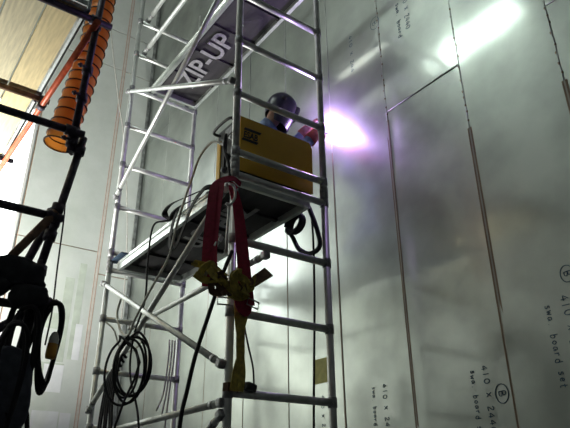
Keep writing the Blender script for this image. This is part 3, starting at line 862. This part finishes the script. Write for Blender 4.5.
# dark bundle of hanging cables near the far-left post
for k in range(6):
    y0 = 1.86 - 0.045 * k
    cable('hanging_cable', [(-0.02, y0, -1.16 + 0.03 * k), (-0.075, y0 - 0.02, -1.12 + 0.02 * k), (-0.09, y0 + 0.02, -1.35), (-0.09 - 0.01 * (k % 2), y0 + 0.05 - 0.02 * k, -1.7), (-0.10, y0 + 0.03, -2.5), (-0.12, y0, FLOOR_Z + 0.012)], 0.011, RUB,
          ('leftmost', 'second', 'third', 'fourth', 'fifth', 'rightmost')[k] + (' black cable' if k in (0, 5) else ' black cable from the left') + ' in the bundle draped over the brace, far-left post', 'cable')['group'] = 'bundle of hanging cables'
cable('welding_lead', [(-0.04, -0.065, -0.62), (-0.10, -0.09, -0.75), (-0.165, -0.09, -0.95), (-0.22, -0.085, -1.14), (-0.27, -0.08, -1.32), (-0.31, -0.08, -1.52), (-0.345, -0.08, -1.75), (-0.36, -0.08, -2.4), (-0.4, -0.05, FLOOR_Z + 0.015)], 0.0125, RUB, 'thick black welding lead hanging left of the near corner post')
cable('signal_wire', [(0.05, -0.05, -0.98), (0.09, -0.04, -1.12), (0.12, -0.035, -1.22), (0.155, -0.035, -1.34), (0.165, -0.035, -1.46)], 0.006, RUB, 'thin black wire dropping beside the yellow strap onto a rung', 'wire')
MB_ = MB().box((0.135, -0.035, -1.462), (0.085, 0.055, 0.05), Euler((0.1, 0.15, 0.3)), 0.012)
tag(MB_.build('cable_connector', BLK), 'small black connector resting on the rung right of the near post', 'connector')
cable('white_cord', [(0.02, 2.38, -0.53), (0.10, 2.33, -0.62), (0.18, 2.33, -0.78), (0.30, 2.33, -0.79), (0.40, 2.34, -0.66), (0.42, 2.36, -0.52)], 0.008, WROPE, 'white cord looped under a far-end rung', 'cord')
for k in range(3):
    cable('grey_lead', [(0.70 + 0.03 * k, 2.37, -0.62), (0.69 + 0.03 * k, 2.34, -0.80), (0.66 + 0.03 * k, 2.33, -1.15), (0.60 + 0.05 * k, 2.33, -1.32 - 0.08 * k)], 0.009, HOSEG,
          ('left', 'middle', 'right')[k] + ' grey lead of the three hanging at the far tower corner', 'cable')['group'] = 'grey leads at the far corner'
# far side: hose loop, black coil, dropping cable
cable('hose_loop', [(0.80, 0.50, 0.09), (0.815, 0.38, 0.13), (0.865, 0.29, 0.13), (0.87, 0.22, 0.0), (0.87, 0.145, -0.20), (0.87, 0.14, -0.31), (0.87, 0.26, -0.325), (0.87, 0.40, -0.24), (0.87, 0.48, -0.11), (0.86, 0.54, -0.02)], 0.020, RUB, 'thick black hose looping below the deck beside the right post', 'hose')
cable('drop_cable', [(0.80, 0.42, 0.11), (0.84, 0.33, 0.14), (0.87, 0.26, 0.10), (0.87, 0.215, -0.14), (0.87, 0.22, -0.72), (0.87, 0.27, -1.64), (0.88, 0.30, -2.6), (0.9, 0.32, FLOOR_Z + 0.01)], 0.009, RUB, 'straight black cable dropping behind the right-hand rungs')
pts = []
for k in range(4 * 12):
    a = k / 12 * 2 * math.pi; lp = k // 12
    pts.append((0.84 + 0.014 * lp + 0.004 * math.sin(a), 0.43 + 0.105 * math.cos(a) * (1 - 0.06 * lp), 0.0 + 0.085 * math.sin(a) * (1 - 0.05 * lp)))
cable('black_hose_coil', pts, 0.020, RUB, 'tight black hose coil hung on the far side of the lower deck', 'hose', 3, 8)

# ------------------------------------------------------------------ straps, harness, cloth
t = thing('safety_harness', (-0.05, -0.07, -1.0), 'red webbing harness hanging from the near corner post', 'harness')
fn = Vector((-0.45, -0.85, 0.1))
MB().ribbon(spline([(0.02, -0.05, -0.10), (-0.06, -0.075, -0.09), (-0.15, -0.08, -0.14), (-0.205, -0.08, -0.22), (-0.225, -0.09, -0.42), (-0.235, -0.09, -0.66), (-0.225, -0.09, -0.90)], 6), lambda u: 0.035 + 0.028 * min(1, u * 1.4), fn, 0.008).build('shoulder_strap', REDW, t)
MB().ribbon(spline([(-0.01, -0.045, -0.12), (-0.06, -0.075, -0.15), (-0.02, -0.085, -0.30), (0.015, -0.09, -0.54), (0.045, -0.10, -0.84), (0.06, -0.10, -0.98)], 6), lambda u: 0.04 + 0.062 * u, fn, 0.008).build('shoulder_strap', REDW, t)
MB().ribbon(spline([(-0.16, -0.10, -0.16), (-0.185, -0.105, -0.4), (-0.20, -0.11, -0.7), (-0.16, -0.11, -0.86), (-0.05, -0.115, -0.90)], 6), 0.045, (-0.7, -0.6, 0), 0.007).build('chest_strap', REDW, t)
MB().ribbon(spline([(-0.02, -0.10, -0.86), (0.0, -0.105, -0.98), (0.05, -0.105, -1.02), (0.08, -0.105, -0.92)], 6), 0.06, (0, -1, 0.1), 0.008).build('leg_strap', REDW, t)
for (x, z, rx) in ((-0.125, -0.985, 0.1), (0.09, -0.965, -0.25)):
    m = MB(); a, b = 0.042, 0.022
    m.tube([(x + p * math.cos(rx) - q * math.sin(rx), -0.125, z + p * math.sin(rx) + q * math.cos(rx)) for p, q in ((-a, -b), (a, -b), (a, b), (-a, b))], 0.006, 6, closed=True)
    m.build('buckle', BUCK, t)
for (x, y, z) in ((-0.25, -0.11, -0.83), (-0.19, -0.125, -0.86), (-0.185, -0.115, -0.62), (-0.155, -0.115, -0.575), (0.045, -0.125, -0.83)):
    MB().box((x, y, z), (0.03, 0.012, 0.045), Euler((0.1, 0.4, 0.3)), 0.005).build('buckle', BUCK, t)

t = thing('lifting_sling', (-0.05, -0.08, -1.0), 'tangled yellow webbing sling bundled below the red harness', 'sling')
rg = random.Random(5)
for k in range(9):
    cx, cz = -0.135 + 0.13 * math.cos(k * 2.4), -0.865 + 0.035 * math.sin(k * 1.9)
    ra, rb, tl = rg.uniform(0.05, 0.10), rg.uniform(0.03, 0.065), rg.uniform(-0.7, 0.7)
    pts, nr = [], []
    for q in range(10):
        a = q / 9 * rg.uniform(5.0, 5.6) + k
        x, z = ra * math.cos(a), rb * math.sin(a)
        pts.append((cx + x * math.cos(tl) - z * math.sin(tl), -0.135 + 0.03 * math.sin(a * 1.5 + k * 2) - 0.004 * k, cz + x * math.sin(tl) + z * math.cos(tl)))
    sp_ = spline(pts, 4)
    nr = [Vector((0.7 * math.sin(i * 0.21 + k), -1, 0.7 * math.cos(i * 0.17 + k))) for i in range(len(sp_))]
    MB().ribbon(sp_, 0.042, nr, 0.007).build('webbing_loop', BRNW if k in (2, 6) else YELW, t)
MB().ribbon(spline([(-0.06, -0.13, -0.90), (0.05, -0.135, -0.85), (0.13, -0.14, -0.79), (0.20, -0.14, -0.735)], 5), lambda u: 0.055 + 0.025 * u, (-0.2, -0.9, 0.4), 0.009).build('loose_end', BRNW, t)
MB().ribbon(spline([(0.0, -0.075, -0.90), (0.015, -0.07, -1.05), (0.035, -0.07, -1.18), (0.045, -0.07, -1.27), (0.015, -0.07, -1.38), (0.0, -0.065, -1.5)], 6), 0.045, (-0.2, -1, 0), 0.008).build('webbing_tail', YELW, t)
MB().ribbon(spline([(0.05, -0.085, -0.92), (0.05, -0.085, -1.04), (0.025, -0.09, -1.14), (0.03, -0.085, -1.28), (0.045, -0.08, -1.40), (0.035, -0.075, -1.50)], 6), 0.05, (-0.4, -1, 0), 0.008).build('webbing_tail', YELW, t)
MB().ribbon([(-0.045, -0.02, -1.475), (-0.03, -0.052, -1.475), (0.03, -0.055, -1.475), (0.06, -0.02, -1.475)], 0.05, [Vector((-1, -0.3, 0)), Vector((-0.3, -1, 0)), Vector((0.3, -1, 0)), Vector((1, -0.3, 0))], 0.007).build('choke_loop', BRNW, t)

# grey karabiner hook at the near corner
t = thing('karabiner_hook', (-0.03, -0.06, -0.25), 'grey scaffold hook clipped below the deck at the near post', 'hook')
MB().tube(spline([(-0.11, -0.11, -0.16), (-0.07, -0.115, -0.17), (-0.06, -0.115, -0.25), (-0.10, -0.11, -0.32), (-0.125, -0.11, -0.31)], 6), 0.009, 8).build('hook_body', ALU, t)
MB().tube([(-0.095, -0.10, -0.30), (-0.105, -0.10, -0.66)], 0.009, 8).build('hook_shank', ALU, t)

# black strap hung over the deck edge
t = thing('black_strap', (0.04, 0.8, 0.0), 'flat black webbing strap thrown over the edge of the lower deck', 'strap')
MB().ribbon(spline([(0.20, 1.24, 0.085), (0.05, 1.25, 0.17), (0.02, 1.16, 0.20), (0.02, 1.03, 0.20), (0.02, 0.75, 0.145), (0.03, 0.50, 0.10), (0.10, 0.45, 0.085)], 6), 0.055, (-0.6, -0.1, 0.9), 0.007).build('webbing', BLKW, t)
MB().ribbon(spline([(0.22, 1.20, 0.085), (0.06, 1.12, 0.09), (0.02, 1.0, 0.11), (0.02, 0.8, 0.10), (0.06, 0.62, 0.085)], 6), 0.05, (-0.6, -0.1, 0.9), 0.007).build('webbing', BLKW, t)
MB().ribbon(spline([(0.14, 0.42, 0.085), (0.03, 0.44, 0.10), (-0.005, 0.50, 0.06), (-0.012, 0.62, -0.01), (-0.012, 0.76, -0.17), (-0.012, 0.87, -0.27), (-0.01, 0.98, -0.19), (-0.008, 0.95, -0.02), (0.02, 0.93, 0.10)], 6), 0.05, (-1, 0, 0.15), 0.007).build('webbing', BLKW, t)

# dark blue cloth at the far-left end of the deck
def cloth(name, x0, x1, y0, y1, zf, mat, nx=16, ny=16, thick=0.012):
    m = MB(); v, f = [], []
    for s in (0, 1):
        for i in range(nx + 1):
            for j in range(ny + 1):
                x = x0 + (x1 - x0) * i / nx; y = y0 + (y1 - y0) * j / ny
                v.append((x, y, zf(x, y) + s * thick))
    K = (nx + 1) * (ny + 1)
    for i in range(nx):
        for j in range(ny):
            a = i * (ny + 1) + j
            f.append((a, a + 1, a + ny + 2, a + ny + 1)); f.append((K + a, K + a + ny + 1, K + a + ny + 2, K + a + 1))
    rim = [i * (ny + 1) for i in range(nx + 1)] + [nx * (ny + 1) + j for j in range(1, ny + 1)] + [i * (ny + 1) + ny for i in range(nx - 1, -1, -1)] + [j for j in range(ny - 1, 0, -1)]
    for a, b in zip(rim, rim[1:] + rim[:1]):
        f.append((a, b, K + b, K + a))
    m._add(v, f, True)
    return m.build(name, mat)
o = cloth('folded_cloth', 0.0, 0.42, 2.10, 2.43, lambda x, y: 0.085 + 0.03 * abs(noise.noise(Vector((x * 9, y * 9, 0)))) + (0.02 if x > 0.08 else 0.0), CLOTHB)
tag(o, 'crumpled dark blue cloth lying on the far-left end of the lower deck', 'cloth')

# ------------------------------------------------------------------ dark steel scaffold at left
t = scaf = thing('steel_scaffold', (-1.2, 1.3, FLOOR_Z), 'dark steel tube scaffold with couplers, close at the left edge', 'scaffold')
SR = 0.0242
def stube(name, a, b, mat=IRON, r=SR): return MB().tube([a, b], r, 12).build(name, mat, scaf)
stube('upright', (-1.02, 0.2, 2.0), (-1.085, 0.2, -0.10))
stube('upright', (-1.015, 0.205, 0.03), (-1.135, 0.205, -0.86))
stube('upright', (-1.135, 0.205, -0.84), (-1.16, 0.205, FLOOR_Z))
stube('upright', (-2.13, 0.2, 2.0), (-2.13, 0.2, FLOOR_Z))
stube('upright', (-2.13, 2.55, 2.0), (-2.13, 2.55, FLOOR_Z))
stube('transom', (-2.2, 0.16, 0.945), (-0.96, 0.16, 0.955))
stube('transom', (-2.2, 1.30, 0.945), (-1.06, 1.30, 0.945), IRON2)
stube('transom', (-2.2, 2.50, 0.945), (-1.06, 2.50, 0.945))
stube('transom', (-2.2, 0.15, 0.02), (-1.03, 0.15, 0.02))
stube('transom', (-2.2, 0.16, -0.575), (-1.07, 0.16, -0.575))
stube('ledger', (-1.075, 0.10, 0.90), (-1.15, 2.72, 0.90), REDT)
stube('ledger', (-2.13, -0.1, 0.895), (-2.13, 2.9, 0.895), IRON)
stube('brace', (-1.12, 0.15, -0.55), (-1.42, 0.15, -1.06), IRON2)
stube('brace', (-1.13, 0.25, -0.60), (-1.23, 0.30, -0.95), IRON)
stube('brace', (-1.06, 0.14, -1.08), (-1.42, 0.16, -1.36), IRON)
stube('transom', (-2.2, 0.25, -1.10), (-1.06, 0.25, -1.10), IRON)
def coupler(c, d):
    d = Vector(d).normalized(); q = d.to_track_quat('Z', 'Y').to_matrix()
    m = MB(); m.lathe([(SR, -0.03), (0.036, -0.028), (0.036, 0.028), (SR, 0.03)], c, d, 12)
    o = m.build('coupler', IRON, scaf)
    MB().tube([Vector(c) + q @ Vector((0.02, 0.03, 0)), Vector(c) + q @ Vector((0.075, 0.03, 0))], 0.009, 6).build('bolt', IRON, o)
    MB().tube([Vector(c) + q @ Vector((0.05, 0.03, 0)), Vector(c) + q @ Vector((0.066, 0.03, 0))], 0.017, 6).build('nut', IRON, o)
for c, d in (((-1.055, 0.2, 0.95), (0, 0, 1)), ((-1.063, 0.2, 0.55), (0, 0, 1)), ((-1.07, 0.2, 0.32), (0, 0, 1)), ((-1.08, 0.2, 0.04), (0, 0, 1)), ((-1.085, 0.2, -0.03), (0, 0, 1)), ((-1.03, 0.205, -0.07), (0.1, 0, 1)),
             ((-1.10, 0.205, -0.50), (0.13, 0, 1)), ((-1.105, 0.205, -0.585), (0.13, 0, 1)), ((-1.115, 0.205, -0.68), (0.13, 0, 1)), ((-1.135, 0.205, -0.9), (0, 0, 1)), ((-1.14, 0.205, -1.06), (0, 0, 1)), ((-1.145, 0.205, -1.16), (0, 0, 1)),
             ((-1.11, 1.30, 0.945), (1, 0, 0)), ((-1.11, 1.32, 0.90), (0, 1, 0)), ((-1.08, 0.16, 0.953), (1, 0, 0)), ((-1.12, 0.15, 0.02), (1, 0, 0)), ((-1.14, 0.16, -0.575), (1, 0, 0)), ((-2.13, 0.2, 0.93), (0, 0, 1)), ((-2.13, 0.2, 0.03), (0, 0, 1))):
    coupler(c, d)
# timber boards resting on the transoms
BW = 0.225
for k in range(4):
    x1 = -1.165 - k * (BW + 0.013)
    xc = x1 - BW / 2
    lab = ['timber scaffold board nearest the orange duct, edged by a bright band', 'second timber scaffold board from the orange duct', 'third timber scaffold board from the orange duct, at the photo edge', 'fourth timber scaffold board from the orange duct'][k]
    t = thing('scaffold_board', (xc, 1.35, 0.972), lab, 'board', 'timber boards on the steel scaffold')
    MB().box((xc, 1.36, 0.994), (BW, 2.56, 0.038), bevel=0.004).build('plank', BOARD if k % 2 == 0 else BOARD2, t)
    for y in (0.10, 2.60):
        MB().box((xc, y, 0.994), (BW + 0.004, 0.05, 0.042)).build('end_band', GALV, t)
tb = thing('toe_board', (-1.14, 1.36, 0.975), 'bright galvanised toe board along the timber boards beside the red tube', 'toe board')
MB().box((-1.142, 1.36, 1.03), (0.022, 2.5, 0.11), bevel=0.004).build('toe_plate', GALV, tb)
MB().box((-1.158, 1.36, 0.979), (0.05, 2.5, 0.008)).build('toe_lip', GALV, tb)

# orange ventilation duct
t = thing('ventilation_duct', (-1.05, 0.60, 0.15), 'orange fabric spiral air duct hanging behind the dark upright', 'duct')
dp0, dp1 = Vector((-0.94, 0.60, 1.98)), Vector((-1.075, 0.60, 0.165))
ctrl = [dp0, (-0.945, 0.60, 1.55), (-0.955, 0.60, 1.13), (-1.0, 0.60, 0.70), (-1.04, 0.60, 0.42), dp1]
cp = spline(ctrl, 26)
cp = cp[:-1] + [dp1]
NSEG = 28; RD = 0.100
PITCH = 0.092
s_acc = 0.0; v, f = [], []
prev = None; L_ = 0; ring_pos = []
for i, p in enumerate(cp):
    if prev is not None: L_ += (p - prev).length
    prev = p
    ph = (L_ / PITCH) % 1.0
    rr = RD * (1 - 0.05 * math.sin(math.pi * ph))
    tt = (cp[min(i + 1, len(cp) - 1)] - cp[max(i - 1, 0)]).normalized()
    ux = Vector((0, 1, 0)); ux = (ux - tt * ux.dot(tt)).normalized(); wx = tt.cross(ux)
    for k in range(NSEG):
        a = 2 * math.pi * k / NSEG
        wob = 1 + 0.03 * noise.noise(Vector((math.cos(a) * 2, math.sin(a) * 2, L_ * 14)))
        v.append(p + (ux * math.cos(a) + wx * math.sin(a)) * rr * wob)
for i in range(len(cp) - 1):
    for k in range(NSEG):
        f.append((i * NSEG + k, i * NSEG + (k + 1) % NSEG, (i + 1) * NSEG + (k + 1) % NSEG, (i + 1) * NSEG + k))
m = MB(); m._add(v, f, True); m.build('duct_fabric', DUCT, t)
tot = L_; L_ = 0; nxt = 0.0; prev = None
for i, p in enumerate(cp):
    if prev is not None: L_ += (p - prev).length
    prev = p
    if L_ >= nxt - 1e-4 or i == len(cp) - 1:
        nxt += PITCH
        tt = (cp[min(i + 1, len(cp) - 1)] - cp[max(i - 1, 0)]).normalized()
        tt = (tt + Vector((0.0, 0.05, 0))).normalized()
        ux = Vector((0, 1, 0)); ux = (ux - tt * ux.dot(tt)).normalized(); wx = tt.cross(ux)
        MB().tube([p + (ux * math.cos(2 * math.pi * k / 24) + wx * math.sin(2 * math.pi * k / 24)) * (RD + 0.001) for k in range(24)], 0.006, 6, closed=True).build('wire_ring', RING, t)

# thin wires at left
cable('thin_wire', [(-1.035, 0.26, 0.05), (-1.05, 0.26, -0.34), (-1.04, 0.26, -0.54), (-1.03, 0.26, -0.86), (-1.02, 0.26, -1.10), (-1.03, 0.25, -1.3)], 0.005, RUB, 'thin black wire running down beside the dark upright', 'wire')
cable('thin_rope', [(0.22, 4.9, CEIL_Z), (0.25, 4.8, 5.56), (0.59, 4.8, 3.87), (0.80, 4.85, 3.11), (1.05, 4.9, 1.55), (1.15, 5.0, 0.0), (1.15, 5.0, FLOOR_Z + 0.01)], 0.011, HOSEG, 'thin grey rope hanging against the far corner', 'rope')

# black jacket draped on the scaffold
def blob(name, c, sz, mat, parent=None, amp=0.22, fr=7, seed=0, sub=4):
    bm = bmesh.new(); bmesh.ops.create_icosphere(bm, subdivisions=sub, radius=1)
    for q in bm.verts:
        d = q.co.copy()
        k = 1 + amp * noise.noise(d * 1.6 + Vector((seed, 0, 0))) + amp * 0.45 * noise.noise(d * fr * 0.6 + Vector((0, seed, 0)))
        e = 0.72
        q.co = Vector((math.copysign(abs(d.x) ** e, d.x) * sz[0], math.copysign(abs(d.y) ** e, d.y) * sz[1], math.copysign(abs(d.z) ** e, d.z) * sz[2])) * k
    bm.verts.index_update()
    m = MB(); m._add([Vector(c) + q.co for q in bm.verts], [[q.index for q in f_.verts] for f_ in bm.faces], True); bm.free()
    return m.build(name, mat, parent)
t = thing('black_jacket', (-1.26, 0.12, -1.2), 'black work jacket slung over the lower tubes at the left edge', 'jacket')
blob('jacket_body', (-1.28, 0.10, -0.98), (0.155, 0.08, 0.085), CLOTHK, t, 0.22, 8, 3)
blob('jacket_sleeve', (-1.20, 0.06, -1.10), (0.10, 0.05, 0.065), CLOTHK, t, 0.25, 8, 9, 3)
blob('jacket_hem', (-1.38, 0.08, -1.06), (0.09, 0.06, 0.06), CLOTHK, t, 0.25, 8, 14, 3)

t = thing('canvas_bag', (-1.22, 0.02, -1.9), 'dark slate canvas bag hanging low at the left edge', 'bag')
blob('bag_body', (-1.235, 0.03, -1.60), (0.115, 0.06, 0.22), CLOTHS, t, 0.12, 7, 21)
for s in (-1, 1):
    MB().ribbon(spline([(-1.235 + s * 0.06, 0.04, -1.42), (-1.22 + s * 0.05, 0.08, -1.25), (-1.21 + s * 0.03, 0.14, -1.12)], 5), 0.03, (0, -1, 0.1), 0.006).build('bag_strap', BLKW, t)
# hanks of black cable hung on the upright
rg = random.Random(2)
spots = [((-1.045, 0.12, -1.325), 0.066, 0.25, 4, 'outermost black cable hank below the dark upright'),
         ((-1.145, 0.10, -1.36), 0.05, 0.28, 2, 'narrow black cable hank left of the amber plug'),
         ((-1.19, 0.03, -1.46), 0.085, 0.32, 3, 'long black cable hank in front of the slate bag'),
         ((-1.25, -0.06, -1.56), 0.085, 0.30, 3, 'lowest black cable hank at the left edge')]
for (c, ry, rz, n, lab) in spots:
    pts = []
    for k in range(n * 14):
        a = 2 * math.pi * k / 14; lp = k // 14
        q = 1 + 0.10 * math.sin(lp * 2.4 + ry * 50)
        pts.append((c[0] + ry * q * math.sin(a) * (0.75 + 0.25 * math.cos(a + 0.6)), c[1] + 0.02 * math.cos(2 * a + lp) - 0.012 * lp, c[2] + rz * (1 - 0.05 * lp) * math.cos(a)))
    o = MB().tube(spline(pts, 3), 0.0115, 7).build('cable_hank', RUB)
    tag(o, lab, 'cable')
for k in range(3):
    o = MB().tube(spline([(-1.15 - 0.03 * k, 0.16, -1.03), (-1.12 - 0.03 * k, 0.12, -1.2), (-1.17 - 0.02 * k, 0.08, -1.5), (-1.10 - 0.04 * k, 0.05, -1.75), (-1.10 - 0.05 * k, 0.05, -2.2)], 6), 0.012, 7).build('loose_cable', RUB)
    tag(o, ('rightmost', 'middle', 'leftmost')[k] + ' loose black cable dangling among the hanks by the slate bag', 'cable', 'loose cables at the left')
t = thing('power_plug', (-1.035, 0.075, -1.34), 'white and amber industrial plug on the black cable hank', 'plug')
MB().lathe([(0.0, -0.075), (0.024, -0.075), (0.028, -0.06), (0.028, 0.0), (0.024, 0.004)], (-1.035, 0.075, -1.33), (0.05, 0, 1), 14).build('plug_body', PLUGY, t)
MB().lathe([(0.026, 0.0), (0.026, 0.03), (0.020, 0.05), (0.013, 0.065), (0.0, 0.068)], (-1.035, 0.075, -1.33), (0.05, 0, 1), 14).build('plug_cap', PLUGW, t)
